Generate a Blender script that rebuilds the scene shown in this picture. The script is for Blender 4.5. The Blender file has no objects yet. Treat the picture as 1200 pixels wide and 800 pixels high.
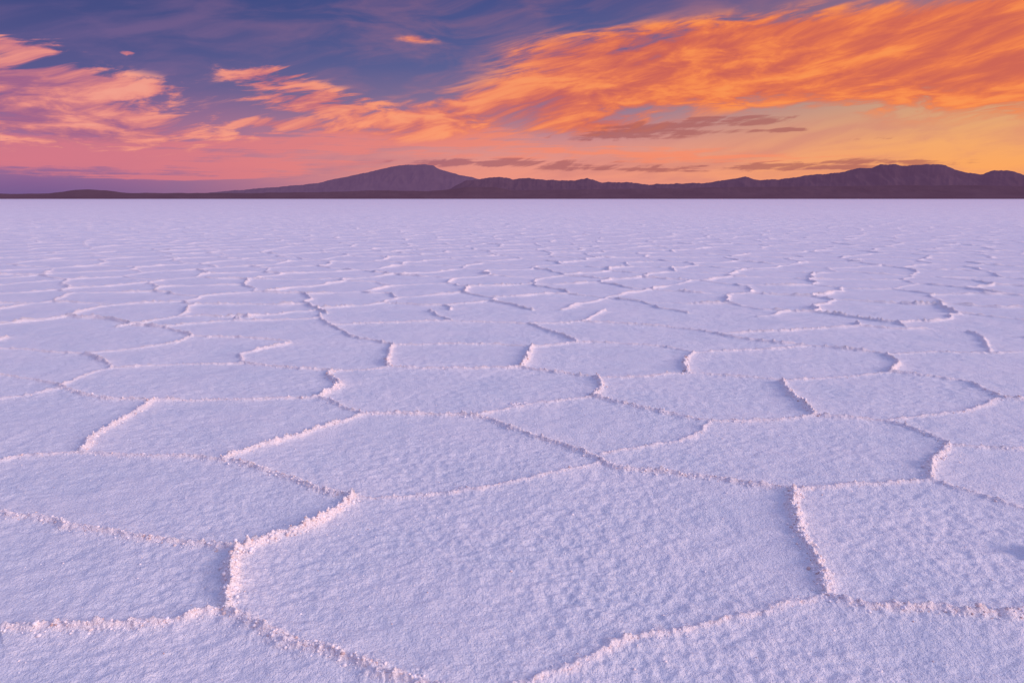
import bpy, math, numpy as np, time
T0=time.time()
rng=np.random.default_rng(7)
scene=bpy.context.scene
scene.view_settings.view_transform='Standard'
scene.view_settings.look='None'
scene.view_settings.exposure=0
scene.view_settings.gamma=1

# ------------------------------------------------------------------ camera
CAM_H=1.5
FPX=800.0
PITCH=math.atan(167/800)
cd=bpy.data.cameras.new("camera"); cam=bpy.data.objects.new("camera",cd)
scene.collection.objects.link(cam)
cd.sensor_width=36; cd.lens=24; cd.clip_start=0.05; cd.clip_end=60000
cam.location=(0,0,CAM_H); cam.rotation_euler=(math.pi/2-PITCH,0,0)
scene.camera=cam
cp,sp=math.cos(PITCH),math.sin(PITCH)
def survey_dir(px,py):
    a=(px-600)/FPX; b=(400-py)/FPX
    return a, cp+b*sp, -sp+b*cp
def ground_pt(px,py):
    dx,dy,dz=survey_dir(px,py); t=CAM_H/(-dz)
    return dx*t,dy*t
def azel(px,py):
    dx,dy,dz=survey_dir(px,py)
    return math.atan2(dx,dy), math.atan2(dz,math.hypot(dx,dy))

# ------------------------------------------------------------------ noise
def hsh(ix,iy,seed):
    h=(ix.astype(np.uint32)*np.uint32(374761393)+iy.astype(np.uint32)*np.uint32(668265263)+np.uint32(seed*2654435761%4294967296))
    h=(h^(h>>np.uint32(13)))*np.uint32(1274126177)
    h=h^(h>>np.uint32(16))
    return h
def gnoise(x,y,seed=0):
    fx=np.floor(x); fy=np.floor(y); ix=fx.astype(np.int64); iy=fy.astype(np.int64)
    tx=(x-fx).astype(np.float32); ty=(y-fy).astype(np.float32)
    ux=tx*tx*tx*(tx*(tx*6-15)+10); uy=ty*ty*ty*(ty*(ty*6-15)+10)
    def g(i,j):
        a=(hsh(ix+i,iy+j,seed)&np.uint32(1023)).astype(np.float32)*np.float32(2*math.pi/1024)
        return np.cos(a)*(tx-i)+np.sin(a)*(ty-j)
    a=g(0,0); b=g(1,0); c=g(0,1); d=g(1,1)
    return 1.5*((a+(b-a)*ux)+((c+(d-c)*ux)-(a+(b-a)*ux))*uy)
def sstep(v,a,b):
    t=np.clip((v-a)/(b-a),0,1); return t*t*(3-2*t)

# ------------------------------------------------------------------ salt ridges
R=[]
def L(h,*p): R.append((h,p))
L(1.0,(-60,744),(0,742),(60,739),(120,738),(180,732),(235,722),(264,714))
L(1.5,(264,714),(272,695),(271,675),(283,650),(320,636),(365,620),(395,600),(412,583))
L(1.0,(264,714),(300,735),(350,755),(400,772),(450,790),(500,806),(560,830))
L(0.55,(560,830),(620,798),(680,776),(740,752),(820,735),(900,714),(966,702))
L(0.95,(966,702),(1010,711),(1060,714),(1110,718),(1160,722),(1200,724),(1290,730))
L(1.5,(966,702),(964,677),(950,650),(936,622),(930,598),(932,576))
L(1.0,(932,576),(890,571),(840,563),(790,556),(740,551),(706,542))
L(0.65,(932,576),(980,572),(1030,568),(1086,562))
L(0.8,(1086,562),(1130,575),(1165,586),(1200,597),(1290,620))
L(1.2,(1086,562),(1090,546),(1104,532),(1110,523))
L(0.7,(1110,523),(1150,526),(1200,527),(1290,530))
L(1.0,(1110,523),(1085,510),(1060,500),(1038,494))
L(0.6,(1038,494),(1090,488),(1140,481),(1168,468))
L(0.8,(1038,494),(1000,491),(958,489))
L(1.3,(958,489),(946,479),(926,464),(915,448))
L(0.8,(958,489),(900,493),(835,495))
L(1.0,(835,495),(790,487),(740,476),(694,466))
L(0.6,(835,495),(810,512),(750,524),(706,532))
L(1.0,(706,542),(680,530),(640,516),(600,503),(555,489),(500,486),(425,486))
L(0.55,(706,542),(660,552),(600,564),(540,575),(480,582),(412,584))
L(1.0,(412,583),(380,577),(340,563),(300,549),(260,539))
L(1.1,(260,539),(300,527),(350,511),(395,497),(425,486))
L(0.8,(260,539),(220,536),(160,535),(96,530))
L(1.2,(96,530),(112,512),(150,490),(180,470))
L(0.75,(96,530),(50,533),(15,538),(-60,556))
L(0.9,(180,470),(130,467),(90,461),(72,452))
L(0.9,(180,470),(230,469),(300,468),(374,465))
L(0.9,(374,465),(400,477),(425,486))
L(1.5,(374,465),(396,452),(386,441),(392,435))
L(0.9,(392,435),(340,432),(292,427),(280,416))
L(0.7,(392,435),(430,434),(456,431))
L(0.8,(72,452),(100,440),(130,432),(200,428),(286,426))
L(0.7,(72,456),(30,464),(0,468),(-60,474))
L(0.85,(-60,598),(0,603),(50,610),(100,622),(160,632),(230,640),(283,646))
L(1.3,(130,432),(124,424),(98,415))
L(0.9,(98,415),(50,412),(0,409),(-60,405))
L(0.9,(98,415),(160,409),(205,402),(225,394))
L(0.7,(-60,438),(0,440),(40,445),(72,452))
L(1.2,(280,416),(310,409),(340,402))
L(1.0,(225,394),(280,396),(340,400))
L(1.4,(456,431),(454,418),(462,405))
L(1.0,(462,405),(440,400),(415,395),(388,382),(374,374))
L(0.9,(462,405),(520,404),(580,404),(625,407))
L(0.9,(456,431),(520,433),(570,432),(610,431))
L(1.5,(625,407),(618,418),(610,431))
L(0.9,(610,431),(650,436),(700,443))
L(1.3,(700,443),(704,455),(694,466))
L(0.7,(694,466),(650,471),(600,478),(555,488))
L(0.8,(700,443),(750,442),(806,438))
L(0.8,(806,438),(860,441),(915,446))
L(1.5,(806,438),(803,425),(812,414))
L(0.9,(812,414),(780,408),(720,403),(680,402),(625,407))
L(0.9,(812,414),(870,411),(950,406))
L(1.0,(950,406),(1000,411),(1040,416))
L(1.5,(1040,416),(1052,425),(1045,437))
L(0.7,(1045,437),(1000,441),(950,445),(915,447))
L(1.0,(1045,437),(1090,442),(1140,450),(1168,466),(1200,470),(1290,474))
L(0.8,(1040,416),(1100,413),(1160,414),(1290,410))
L(1.0,(-60,402),(0,399),(15,392),(60,387),(130,381),(190,384))
L(1.2,(40,358),(70,363),(90,369),(130,378),(190,385),(225,394))
L(1.0,(190,384),(250,378),(330,375),(374,374))
L(1.2,(280,375),(250,367),(222,360))
L(1.4,(222,360),(270,354),(276,348),(266,343))
L(1.0,(40,358),(80,353),(140,353),(222,360))
L(1.1,(374,374),(372,366),(352,358),(276,352))
L(1.0,(388,382),(450,379),(530,377),(620,380))
L(1.2,(530,377),(505,366),(512,360))
L(1.2,(620,380),(655,393),(678,402))
L(1.0,(620,380),(680,377),(700,368),(732,356))
L(1.1,(680,377),(780,383),(840,392),(880,399),(950,406))
L(1.0,(840,392),(920,388),(1005,383))
L(1.2,(1005,383),(996,373),(940,366),(890,358))
L(1.0,(1005,383),(1060,386),(1120,384),(1290,380))
L(1.0,(1120,384),(1150,396),(1160,414))
segs=[]
for h,p in R:
    W=[np.array(ground_pt(*q)) for q in p]
    P=[2*W[0]-W[1]]+W+[2*W[-1]-W[-2]]
    pts=[]
    for i in range(1,len(P)-2):
        p0,p1,p2,p3=P[i-1],P[i],P[i+1],P[i+2]
        for k in range(3):
            t=k/3
            pts.append(0.5*((2*p1)+(-p0+p2)*t+(2*p0-5*p1+4*p2-p3)*t*t+(-p0+3*p1-3*p2+p3)*t**3))
    pts.append(P[-2])
    for a,b in zip(pts[:-1],pts[1:]): segs.append((a,b,h))

CX,CY=1.7,1.2
def voro(x,y):
    gx=x/CX; gy=y/CY
    ix=np.floor(gx).astype(np.int64); iy=np.floor(gy).astype(np.int64)
    def seed(i,j):
        a=hsh(ix+i,iy+j,11); b=hsh(ix+i,iy+j,23)
        sx=(ix+i)+0.5*((iy+j)&1)+0.5+0.62*((a&np.uint32(65535)).astype(np.float32)/65535-0.5)
        sy=(iy+j)+0.5+0.62*((b&np.uint32(65535)).astype(np.float32)/65535-0.5)
        return (sx*CX-x).astype(np.float32),(sy*CY-y).astype(np.float32)
    best=np.full(x.shape,1e9,np.float32); bx=np.zeros_like(best); by=np.zeros_like(best)
    rngi=[(i,j) for j in (-1,0,1) for i in (-2,-1,0,1)]
    for k in rngi:
        sx,sy=seed(*k); d=sx*sx+sy*sy; m=d<best
        best=np.where(m,d,best); bx=np.where(m,sx,bx); by=np.where(m,sy,by)
    ed=np.full(x.shape,1e9,np.float32)
    for k in rngi:
        sx,sy=seed(*k); dx=sx-bx; dy=sy-by; l=np.sqrt(dx*dx+dy*dy)
        ok=l>1e-4; l=np.where(ok,l,1)
        e=(0.5*(sx+bx)*dx+0.5*(sy+by)*dy)/l
        ed=np.where(ok&(e<ed),e,ed)
    return np.abs(ed)

def surface(x,y,dr):
    """height (m) and ridge weight for ground points"""
    x=x.astype(np.float64); y=y.astype(np.float64)
    r=np.hypot(x,y); az=np.arctan2(x,y)
    wx=x+0.024*gnoise(x/0.33,y/0.33,1)+0.015*gnoise(x/0.11,y/0.11,2)+0.007*gnoise(x/0.04,y/0.04,16)
    wy=y+0.024*gnoise(x/0.33,y/0.33,3)+0.015*gnoise(x/0.11,y/0.11,4)+0.007*gnoise(x/0.04,y/0.04,17)
    dist=np.full(x.shape,9.0,np.float32); hh=np.ones(x.shape,np.float32)
    near=np.nonzero((r<14)&(y>0.5))[0]
    nx=wx[near].astype(np.float32); ny=wy[near].astype(np.float32)
    dn=np.full(nx.shape,9.0,np.float32); hn=np.ones(nx.shape,np.float32); M=0.35
    for a,b,h in segs:
        s=np.nonzero((nx>min(a[0],b[0])-M)&(nx<max(a[0],b[0])+M)&(ny>min(a[1],b[1])-M)&(ny<max(a[1],b[1])+M))[0]
        if len(s)==0: continue
        d=b-a; ll=float(d@d)+1e-9
        px=nx[s]-a[0]; py=ny[s]-a[1]
        t=np.clip((px*d[0]+py*d[1])/ll,0,1)
        q=np.hypot(px-t*d[0],py-t*d[1])
        m=q<dn[s]; ss=s[m]; dn[ss]=q[m]; hn[ss]=h
    dist[near]=dn; hh[near]=hn
    vm=np.maximum(np.maximum(sstep(r,8.8,9.8),sstep(np.abs(az),math.radians(39),math.radians(41))),1-sstep(y,1.2,1.6)).astype(np.float32)
    vi=np.nonzero((vm>0)&(r<700))[0]
    if len(vi):
        X=x[vi]; Y=y[vi]
        vx=X+0.20*gnoise(X/1.1,Y/1.1,31)+0.07*gnoise(X/0.3,Y/0.3,32)+0.5*gnoise(X/6,Y/6,35)
        vy=Y+0.16*gnoise(X/1.1,Y/1.1,33)+0.07*gnoise(X/0.3,Y/0.3,34)+0.4*gnoise(X/6,Y/6,36)
        dv=voro(vx,vy)
        hv=np.clip(1.15+0.9*gnoise(X/0.9,Y/0.9,37),0.6,1.6).astype(np.float32)
        use=(vm[vi]>0.5)
        dist[vi]=np.where(use,dv,dist[vi]); hh[vi]=np.where(use,hv,hh[vi])
    hh=hh*(1+0.30*gnoise(x/0.5,y/0.5,41))
    w=(0.011+0.006*hh)*(1+0.45*gnoise(x/0.12,y/0.12,5))
    we=np.maximum(w,0.7*dr)
    k=np.minimum(1,(w/we))**0.33
    n1=gnoise(x/0.050,y/0.050,6); n2=gnoise(x/0.020,y/0.020,7); n3=gnoise(x/0.2,y/0.2,8)
    prof=np.exp(-(dist/we)**1.5)
    f=np.clip(1-dr/0.05,0,1)
    ridge=prof*(0.020+0.012*sstep(r,5,12))*hh*k*(1+0.35*n3+f*(0.6*n1+0.5*n2))
    lip=np.exp(-(dist/0.10)**2)*0.003*hh
    crumb=np.exp(-(dist/0.055)**2)*f*(0.011*np.abs(n1)+0.010*np.abs(n2))*hh
    g=0.008*gnoise(x/1.1,y/1.1,9)+0.005*gnoise(x/0.4,y/0.4,10)
    g=g+0.0055*gnoise(x/0.15,y/0.10,12)*np.clip(1-dr/0.12,0,1)
    patch=0.9+0.5*gnoise(x/0.8,y/0.8,44)
    g=g+patch*(0.0064*gnoise(x/0.058,y/0.040,13)*f+0.0054*gnoise(x/0.029,y/0.022,14)*np.clip(1-dr/0.018,0,1))
    fade=1-sstep(r,500,900)
    z=ridge+lip+crumb+g*fade
    z=z+0.02*gnoise(x/4,y/2.2,15)*sstep(r,9,25)*fade
    z=z+0.030*gnoise(x/1.0,y/1.0,18)*sstep(r,20,70)*fade+0.05*gnoise(x/2.3,y/2.6,19)*sstep(r,50,160)*fade
    rw=np.clip(np.exp(-(dist/(we*1.6))**2)*(0.7+0.5*hh)*k,0,1)*(1-sstep(r,500,900))
    rw=np.maximum(rw,0.25*np.exp(-(dist/0.14)**2)*np.clip(hh,0,1.3)*(1-sstep(r,30,90)))
    return z.astype(np.float32),rw.astype(np.float32),dist

# polar sheet, finest where detail is close
rr=[0.02,0.25,0.5,0.75,0.95]
while rr[-1]<60: rr.append(rr[-1]+max(0.0055,0.0028*rr[-1]))
while rr[-1]<700: rr.append(rr[-1]*1.007)
while rr[-1]<9500: rr.append(rr[-1]*1.12)
rr=np.array(rr); drr=np.gradient(rr)
a1=np.radians(np.linspace(-46,46,1150))
a2=np.radians(np.linspace(46,314,330)[1:-1])
aa=np.concatenate([a1,a2]); NA=len(aa); NR=len(rr)
X=(rr[:,None]*np.sin(aa)[None,:]).ravel(); Y=(rr[:,None]*np.cos(aa)[None,:]).ravel()
DR=np.repeat(drr,NA)
Z,RW,_=surface(X,Y,DR)
co=np.stack([X,Y,Z],1).astype(np.float32)
i=np.arange(NR-1)[:,None]*NA; j=np.arange(NA)[None,:]; jn=(j+1)%NA
q=np.stack([i+j,i+jn,i+NA+jn,i+NA+j],-1).reshape(-1,4)[:,::-1]
def fast_mesh(name,co,q):
    me=bpy.data.meshes.new(name); n=q.shape[1]
    me.vertices.add(len(co)); me.vertices.foreach_set("co",np.ascontiguousarray(co,np.float32).ravel())
    me.loops.add(q.size); me.loops.foreach_set("vertex_index",np.ascontiguousarray(q,np.int32).ravel())
    me.polygons.add(len(q)); me.polygons.foreach_set("loop_start",np.arange(0,q.size,n,dtype=np.int32))
    me.polygons.foreach_set("loop_total",np.full(len(q),n,np.int32))
    me.polygons.foreach_set("use_smooth",np.ones(len(q),bool))
    me.update(calc_edges=True)
    return me
def add_obj(name,me,mat):
    o=bpy.data.objects.new(name,me); scene.collection.objects.link(o); me.materials.append(mat); return o

# ------------------------------------------------------------------ materials
def newmat(name):
    m=bpy.data.materials.new(name); m.use_nodes=True; nt=m.node_tree
    return m,nt,nt.nodes["Principled BSDF"]
def N(nt,t,**k):
    n=nt.nodes.new(t)
    for a,b in k.items(): setattr(n,a,b)
    return n
def salt_material():
    m,nt,b=newmat("salt_crust")
    tc=N(nt,"ShaderNodeTexCoord")
    at=N(nt,"ShaderNodeAttribute",attribute_name="ridge")
    fs=N(nt,"ShaderNodeAttribute",attribute_name="far_shade")
    def noise(s,d=4,r=.6):
        n=N(nt,"ShaderNodeTexNoise"); n.inputs["Scale"].default_value=s; n.inputs["Detail"].default_value=d
        n.inputs["Roughness"].default_value=r; nt.links.new(tc.outputs["Object"],n.inputs["Vector"]); return n
    n1=noise(1.6,4); n3=noise(75,3,.7); n4=noise(280,1)
    r0=N(nt,"ShaderNodeValToRGB"); e=r0.color_ramp.elements
    e[0].position=.3; e[0].color=(.76,.77,.82,1); e[1].position=.7; e[1].color=(.88,.84,.86,1)
    nt.links.new(n1.outputs["Fac"],r0.inputs[0])
    # shade of the distant relief painted into the salt colour
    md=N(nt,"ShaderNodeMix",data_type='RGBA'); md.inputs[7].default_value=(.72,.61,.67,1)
    nt.links.new(fs.outputs["Fac"],md.inputs[0]); nt.links.new(r0.outputs[0],md.inputs[6])
    r2=N(nt,"ShaderNodeValToRGB"); e=r2.color_ramp.elements
    e[0].position=.28; e[0].color=(.72,.50,.46,1); e[1].position=.46; e[1].color=(.97,.87,.85,1)
    nt.links.new(n3.outputs["Fac"],r2.inputs[0])
    mx=N(nt,"ShaderNodeMix",data_type='RGBA')
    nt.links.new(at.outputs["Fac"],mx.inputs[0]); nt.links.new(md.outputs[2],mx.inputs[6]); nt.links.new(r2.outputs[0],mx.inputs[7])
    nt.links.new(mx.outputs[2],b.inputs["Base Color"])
    b.inputs["Roughness"].default_value=.68; b.inputs["Specular IOR Level"].default_value=.22
    b1=N(nt,"ShaderNodeBump"); b1.inputs["Strength"].default_value=1; b1.inputs["Distance"].default_value=.0115
    nt.links.new(n3.outputs["Fac"],b1.inputs["Height"])
    b2=N(nt,"ShaderNodeBump"); b2.inputs["Strength"].default_value=.8; b2.inputs["Distance"].default_value=.0018
    nt.links.new(n4.outputs["Fac"],b2.inputs["Height"]); nt.links.new(b1.outputs[0],b2.inputs["Normal"])
    nt.links.new(b2.outputs[0],b.inputs["Normal"])
    return m
salt=salt_material()
me=fast_mesh("salt_flat",co,q)
at=me.attributes.new("ridge",'FLOAT','POINT'); at.data.foreach_set("value",RW)
RR=np.hypot(X,Y)
far_shade=(0.30*sstep(np.log(RR),math.log(6),math.log(30))+0.70*sstep(np.log(RR),math.log(25),math.log(400)))*(0.9+0.2*gnoise(X/9,Y/14,71))  # mask for the painted relief shade: grows with radius, varied by noise
at=me.attributes.new("far_shade",'FLOAT','POINT'); at.data.foreach_set("value",np.clip(far_shade,0,1).astype(np.float32))
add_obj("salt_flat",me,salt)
print("ground",time.time()-T0)

# ------------------------------------------------------------------ crumbly salt crystals on the ridges
ph=(1+5**.5)/2
ico=np.array([(-1,ph,0),(1,ph,0),(-1,-ph,0),(1,-ph,0),(0,-1,ph),(0,1,ph),(0,-1,-ph),(0,1,-ph),(ph,0,-1),(ph,0,1),(-ph,0,-1),(-ph,0,1)],float)/1.9
icf=np.array([(0,11,5),(0,5,1),(0,1,7),(0,7,10),(0,10,11),(1,5,9),(5,11,4),(11,10,2),(10,7,6),(7,1,8),(3,9,4),(3,4,2),(3,2,6),(3,6,8),(3,8,9),(4,9,5),(2,4,11),(6,2,10),(8,6,7),(9,8,1)])
cx=[];cy=[];ch=[]
for a,b,h in segs:
    mid=(a+b)/2; rd=np.hypot(*mid)
    if rd>6.5: continue
    n=int(np.linalg.norm(b-a)*(260 if rd<4 else 140)*h)
    if n==0: continue
    t=rng.random(n)[:,None]; p=a+(b-a)*t+rng.normal(0,0.022,(n,2))
    cx+=list(p[:,0]); cy+=list(p[:,1]); ch+=[h]*n
# a small clump of crumbs standing on one plate
gx,gy=ground_pt(603,473)
cx+=list(gx+rng.normal(0,.03,60)); cy+=list(gy+rng.normal(0,.02,60)); ch+=[1.8]*60
# sparse loose grains on the plates
ga=np.radians(rng.uniform(-40,40,1000)); gr=rng.uniform(1.5,5,1000)
cx+=list(gr*np.sin(ga)); cy+=list(gr*np.cos(ga)); ch+=[0.4001]*1000
cx=np.array(cx); cy=np.array(cy); ch=np.array(ch)
z,rw,ds=surface(cx,cy,np.full(cx.shape,0.006))
k=(ds<0.045)|(ch>1.7)|(ch==0.4001)
cx,cy,z,ch=cx[k],cy[k],z[k],ch[k]; n=len(cx); print("crystals",n)
sz=np.exp(rng.normal(math.log(0.0031),0.45,n))*np.clip(ch,.65,1.8)
sz=np.clip(sz,0.0015,0.009)
rot=rng.random(n)*6.28; cs,sn=np.cos(rot),np.sin(rot)
V=ico[None]*(1+0.5*(rng.random((n,12,1))-.5))*sz[:,None,None]*np.stack([1+.5*rng.random(n),.7+.5*rng.random(n),.6+.5*rng.random(n)],1)[:,None,:]
VX=V[:,:,0]*cs[:,None]-V[:,:,1]*sn[:,None]; VY=V[:,:,0]*sn[:,None]+V[:,:,1]*cs[:,None]
C=np.stack([VX+cx[:,None],VY+cy[:,None],V[:,:,2]+(z+sz*.1)[:,None]],-1).reshape(-1,3)
F=(icf[None]+np.arange(n)[:,None,None]*12).reshape(-1,3)
m2,nt,b=newmat("salt_crystal")
gi=N(nt,"ShaderNodeNewGeometry"); rp=N(nt,"ShaderNodeValToRGB"); e=rp.color_ramp.elements
e[0].position=0; e[0].color=(.62,.43,.39,1); e[1].position=.2; e[1].color=(.92,.81,.79,1)
x=e.new(1.0); x.color=(.95,.90,.91,1)
nt.links.new(gi.outputs["Random Per Island"],rp.inputs[0]); nt.links.new(rp.outputs[0],b.inputs["Base Color"]); b.inputs["Roughness"].default_value=.6; b.inputs["Specular IOR Level"].default_value=.3
me=fast_mesh("salt_crystals",C,F)
add_obj("salt_crystals",me,m2)

# ------------------------------------------------------------------ mountains
def terrain(name,prof,D,depth,rough,rock,haze,base=0.0,seed=50,nx=1400,ny=70,gull=0.4):
    pa=np.array([azel(p,y) for p,y in prof]); az=np.linspace(pa[0,0],pa[-1,0],nx)
    te=np.interp(az,pa[:,0],np.tan(pa[:,1]))
    t=np.linspace(0,1.5,ny)
    A,Tt=np.meshgrid(az,t); dist=D+depth*Tt
    crest=np.interp(A.ravel(),az,te).reshape(A.shape)*(D+depth)
    xx=dist*np.sin(A); yy=dist*np.cos(A)
    jag=gnoise(A*60,A*0+.5,seed)*.5+gnoise(A*160,A*0+.5,seed+1)*.3+gnoise(A*420,A*0+.5,seed+2)*.2
    crest=crest*(1+0)+jag*rough*(D+depth)/800
    s=depth/4
    n=np.abs(gnoise(xx/s,yy/s*.6,seed+3))*.7+np.abs(gnoise(xx/s*2.3,yy/s*1.0,seed+4))*.3
    up=np.where(Tt<1,Tt**1.15,np.clip(1-(Tt-1)*1.6,0,1))
    mod=1-gull*n*np.clip(np.sin(np.clip(Tt,0,1)*math.pi),0,1)
    z=np.maximum(crest,0)*up*mod+base-2*(Tt<=0)
    C=np.stack([xx,yy,z],-1).reshape(-1,3)
    i=np.arange(ny-1)[:,None]*nx; j=np.arange(nx-1)[None,:]
    q=np.stack([i+j,i+j+1,i+nx+j+1,i+nx+j],-1).reshape(-1,4)
    m,nt,b=newmat(name+"_rock")
    tc=N(nt,"ShaderNodeTexCoord"); no=N(nt,"ShaderNodeTexNoise"); no.inputs["Scale"].default_value=0.004; no.inputs["Detail"].default_value=5
    mp=N(nt,"ShaderNodeMapping"); mp.inputs["Scale"].default_value=(1,1,3)
    nt.links.new(tc.outputs["Object"],mp.inputs[0]); nt.links.new(mp.outputs[0],no.inputs["Vector"])
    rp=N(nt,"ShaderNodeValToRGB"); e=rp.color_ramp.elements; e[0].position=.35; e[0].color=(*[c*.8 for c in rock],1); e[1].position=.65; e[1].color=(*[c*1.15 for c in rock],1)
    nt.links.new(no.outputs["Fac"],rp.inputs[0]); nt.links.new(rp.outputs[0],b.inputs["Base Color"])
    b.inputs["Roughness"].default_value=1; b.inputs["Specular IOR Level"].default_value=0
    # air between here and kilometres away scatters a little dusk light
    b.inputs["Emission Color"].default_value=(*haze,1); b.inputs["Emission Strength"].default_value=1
    return add_obj(name,fast_mesh(name,C,q),m)
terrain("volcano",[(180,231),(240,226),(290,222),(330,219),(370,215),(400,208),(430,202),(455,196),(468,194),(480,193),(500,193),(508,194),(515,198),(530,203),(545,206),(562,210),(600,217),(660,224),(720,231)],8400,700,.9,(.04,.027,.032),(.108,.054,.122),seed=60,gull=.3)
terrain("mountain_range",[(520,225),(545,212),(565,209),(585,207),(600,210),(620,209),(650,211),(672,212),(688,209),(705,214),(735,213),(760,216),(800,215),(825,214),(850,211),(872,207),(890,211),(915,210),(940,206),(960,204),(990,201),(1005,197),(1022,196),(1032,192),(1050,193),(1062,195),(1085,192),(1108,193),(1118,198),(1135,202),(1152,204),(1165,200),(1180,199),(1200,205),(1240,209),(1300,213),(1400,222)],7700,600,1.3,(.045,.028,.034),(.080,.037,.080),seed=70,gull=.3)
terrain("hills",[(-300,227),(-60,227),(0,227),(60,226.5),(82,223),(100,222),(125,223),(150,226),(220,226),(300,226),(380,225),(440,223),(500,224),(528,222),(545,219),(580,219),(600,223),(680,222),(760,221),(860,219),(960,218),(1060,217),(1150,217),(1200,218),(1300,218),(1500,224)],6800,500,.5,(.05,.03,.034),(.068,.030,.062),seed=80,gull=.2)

# ------------------------------------------------------------------ sky
w=bpy.data.worlds.new("World"); scene.world=w; w.use_nodes=True; nt=w.node_tree; nt.nodes.clear()
try:
    w.cycles.sampling_method='MANUAL'; w.cycles.sample_map_resolution=256
except Exception as ex: print(ex)
class E:
    def __init__(s,k): s.k=k
    def op(s,o,*a,clamp=False):
        n=nt.nodes.new("ShaderNodeMath"); n.operation=o; n.use_clamp=clamp
        for i,v in enumerate((s,)+a):
            if isinstance(v,E): nt.links.new(v.k,n.inputs[i])
            else: n.inputs[i].default_value=v
        return E(n.outputs[0])
    def __add__(s,o): return s.op('ADD',o)
    __radd__=__add__
    def __sub__(s,o): return s.op('SUBTRACT',o)
    def __mul__(s,o): return s.op('MULTIPLY',o)
    __rmul__=__mul__
    def __truediv__(s,o): return s.op('DIVIDE',o)
    def ss(s,a,b):
        n=nt.nodes.new("ShaderNodeMapRange"); n.interpolation_type='SMOOTHSTEP'
        nt.links.new(s.k,n.inputs[0]); n.inputs[1].default_value=a; n.inputs[2].default_value=b
        n.inputs[3].default_value=0; n.inputs[4].default_value=1
        return E(n.outputs[0])
def comb(x,y,z=0.0):
    n=nt.nodes.new("ShaderNodeCombineXYZ")
    for i,v in enumerate((x,y,z)):
        if isinstance(v,E): nt.links.new(v.k,n.inputs[i])
        else: n.inputs[i].default_value=v
    return n.outputs[0]
def wnoise(vec,scale,detail=6,rough=.6,dist=0.0):
    n=nt.nodes.new("ShaderNodeTexNoise"); n.noise_dimensions='2D'
    nt.links.new(vec,n.inputs["Vector"]); n.inputs["Scale"].default_value=scale
    n.inputs["Detail"].default_value=detail; n.inputs["Roughness"].default_value=rough; n.inputs["Distortion"].default_value=dist
    return E(n.outputs["Fac"])
def mix(f,a,b):
    n=nt.nodes.new("ShaderNodeMix"); n.data_type='RGBA'; n.clamp_factor=True
    if isinstance(f,E): nt.links.new(f.k,n.inputs[0])
    else: n.inputs[0].default_value=f
    for i,v in ((6,a),(7,b)):
        if isinstance(v,tuple): n.inputs[i].default_value=(*v,1)
        else: nt.links.new(v,n.inputs[i])
    return n.outputs[2]
def lin(r,g,b):
    f=lambda c: (c/255/12.92 if c/255<=.04045 else ((c/255+.055)/1.055)**2.4)
    return (f(r),f(g),f(b))
def ramp(f,stops):
    n=nt.nodes.new("ShaderNodeValToRGB"); cr=n.color_ramp; nt.links.new(f.k,n.inputs[0])
    while len(cr.elements)<len(stops): cr.elements.new(.5)
    for e,(p,c) in zip(cr.elements,stops): e.position=p; e.color=(*c,1)
    return n.outputs[0]
tc=nt.nodes.new("ShaderNodeTexCoord"); sx=nt.nodes.new("ShaderNodeSeparateXYZ")
nt.links.new(tc.outputs["Generated"],sx.inputs[0])
dx,dy,dz=E(sx.outputs[0]),E(sx.outputs[1]),E(sx.outputs[2])
DEG=180/math.pi
az=dx.op('ARCTAN2',dy)*DEG          # degrees right of north
el=dz.op('ARCSINE')*DEG             # degrees up
aen=comb(az,el)
eln=(el/90).op('MULTIPLY',1,clamp=True)
def p(py,px=600): return max(azel(px,py)[1]*DEG/90,0)
up=[(0.30,(.23,.27,.58)),(0.48,(.39,.42,.79)),(1.0,(.42,.46,.87))]
cL=ramp(eln,[(0,lin(112,90,142)),(p(215),lin(138,98,148)),(p(195),lin(180,112,146)),(p(160),lin(158,108,148)),(p(110),lin(92,90,142)),(p(0),lin(54,70,126))]+up)
cM=ramp(eln,[(0,lin(212,134,138)),(p(205),lin(238,150,130)),(p(175),lin(220,144,138)),(p(130),lin(144,118,148)),(p(80),lin(92,98,148)),(p(0),lin(72,82,138))]+up)
cR=ramp(eln,[(0,lin(240,146,106)),(p(205),lin(252,168,98)),(p(175),lin(246,172,108)),(p(130),lin(208,160,126)),(p(70),lin(174,130,126)),(p(0),lin(140,102,134))]+up)
base=mix(az.ss(-36,2),cL,cM); base=mix(az.ss(2,36),base,cR)
skew=el-az*0.13
wob=wnoise(comb(az*.06,el*.2),1.0,2,.5)
nA=wnoise(comb(az*0.12+wob*1.2,skew*0.60+wob*1.6),1.0,6,.55,.3)
nB=wnoise(comb(az*0.32+wob*2.5+5.0,skew*1.5+wob*3.5),1.0,7,.60,.25)
nC=wnoise(comb(az*0.11,el*2.4+9.0),1.0,5,.6,.2)
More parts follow.
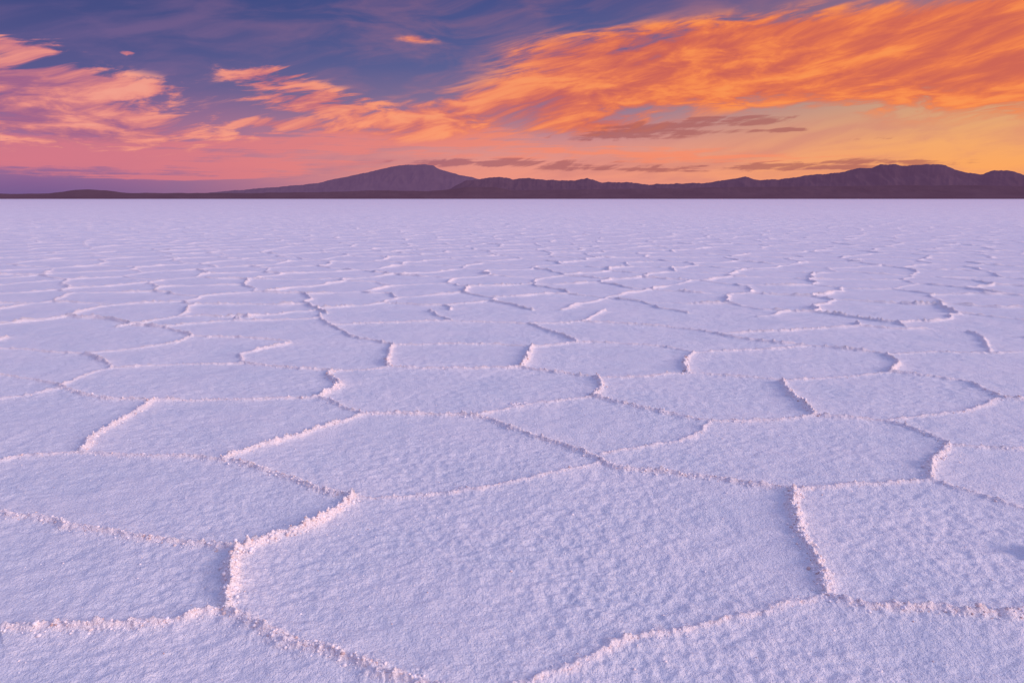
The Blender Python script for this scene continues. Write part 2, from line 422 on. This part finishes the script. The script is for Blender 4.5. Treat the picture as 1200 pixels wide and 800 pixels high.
def blobs(lst):
    acc=None
    for px,py,wx,wy,am in lst:
        a,e=azel(px,py); a*=DEG; e*=DEG
        sa=wx*0.066*math.cos(math.radians(a))**1.2; se=wy*0.071
        n=nt.nodes.new("ShaderNodeVectorMath"); n.operation='MULTIPLY_ADD'
        nt.links.new(aen,n.inputs[0]); n.inputs[1].default_value=(1/sa,1/se,0); n.inputs[2].default_value=(-a/sa,-e/se,0)
        d=nt.nodes.new("ShaderNodeVectorMath"); d.operation='DOT_PRODUCT'
        nt.links.new(n.outputs[0],d.inputs[0]); nt.links.new(n.outputs[0],d.inputs[1])
        pw=nt.nodes.new("ShaderNodeMath"); pw.operation='POWER'; pw.inputs[0].default_value=math.exp(-1); nt.links.new(d.outputs["Value"],pw.inputs[1])
        ma=nt.nodes.new("ShaderNodeMath"); ma.operation='MULTIPLY_ADD'; nt.links.new(pw.outputs[0],ma.inputs[0]); ma.inputs[1].default_value=am
        if acc is None: ma.inputs[2].default_value=0
        else: nt.links.new(acc.k,ma.inputs[2])
        acc=E(ma.outputs[0])
    return acc
main=blobs([(1220,60,150,46,1.3),(1010,68,130,38,1.1),(880,76,120,34,1.0),(750,94,100,32,.85),(640,116,90,28,.8),(530,136,80,22,.6),
            (800,44,140,16,.6),(660,66,80,16,.5),(490,46,30,5,.5),(450,150,80,18,.5),(1170,14,110,12,.35),(700,148,70,12,.6)])
left=blobs([(40,95,120,18,1.0),(130,98,80,7,.55),(60,130,120,24,1.0),(150,155,140,18,.75),(10,52,60,9,.9),(310,88,50,11,.8),(345,114,60,14,.8),(410,128,60,14,.7),(150,62,9,3,1.1),(325,145,40,6,.6),(380,150,60,8,.6)])
low=blobs([(150,172,220,14,1.0),(420,165,120,12,.85),(560,158,100,12,.7),(60,190,180,9,.8),(330,195,180,7,.8),(230,208,150,4,.6),(700,180,160,9,.6),(900,186,200,6,.35)])
dark=blobs([(770,154,80,7,.85),(850,142,100,5,.85),(920,153,50,3,.9),(1040,162,40,3,.7),(860,197,220,4,.9),(590,191,130,5,.9),(700,160,70,5,.6),(1000,188,120,3,.5)])
fA=nA*2-1.0; fB=nB*2-1.0; fC=nC*2-1.0
dm=(main*1.15+fA*1.10+fB*0.7-0.34).ss(-.18,.58)*main.ss(.08,.45)
dl=(left*1.1+fA*.8+fB*1.5-0.38).ss(-.1,.55)*left.ss(.08,.4)
dlow=(low*1.1+fC*1.3+fB*.7-0.32).ss(-.1,.6)*low.ss(.05,.35)
dd=(dark*1.2+fC*1.0+fB*1.3-0.44).ss(-.05,.5)*dark.ss(.1,.4)
veil=(fA*1.0+nB*.6).ss(-.05,.9)*el.ss(30,4)
azr=az.ss(-34,16)
ccol=mix(azr,lin(242,144,132),lin(250,132,74))
cdrk=mix(azr,lin(164,102,140),lin(208,100,84))
shade=(nB*1.1+nA*1.4-0.85).ss(.05,.72)
cc=mix(shade,cdrk,ccol)
hi=(nB*1.1+nA*1.4-1.12).ss(.1,.6)
cc=mix(hi*.6,cc,mix(azr,lin(252,176,152),lin(255,162,88)))
col=mix(veil*.5,base,mix(azr,lin(138,106,150),lin(202,126,122)))
col=mix(dlow*.75,col,mix(azr,lin(222,124,134),lin(250,142,106)))
col=mix(dl*.92,col,cc)
col=mix(dm*.94,col,cc)
col=mix(dd*.7,col,mix(azr,lin(132,88,130),lin(168,95,94)))
bg=nt.nodes.new("ShaderNodeBackground"); nt.links.new(col,bg.inputs[0]); bg.inputs[1].default_value=1.0
wo=nt.nodes.new("ShaderNodeOutputWorld"); nt.links.new(bg.outputs[0],wo.inputs[0])

# ------------------------------------------------------------------ last low light
sd=bpy.data.lights.new("sun",'SUN'); so=bpy.data.objects.new("sun",sd); scene.collection.objects.link(so)
sd.energy=2.6; sd.angle=math.radians(28); sd.color=(1,.78,.75)
saz=math.radians(112); sel=math.radians(20)
import mathutils
d=mathutils.Vector((math.sin(saz)*math.cos(sel),math.cos(saz)*math.cos(sel),math.sin(sel)))
so.rotation_euler=d.to_track_quat('Z','Y').to_euler()
print("done",time.time()-T0)
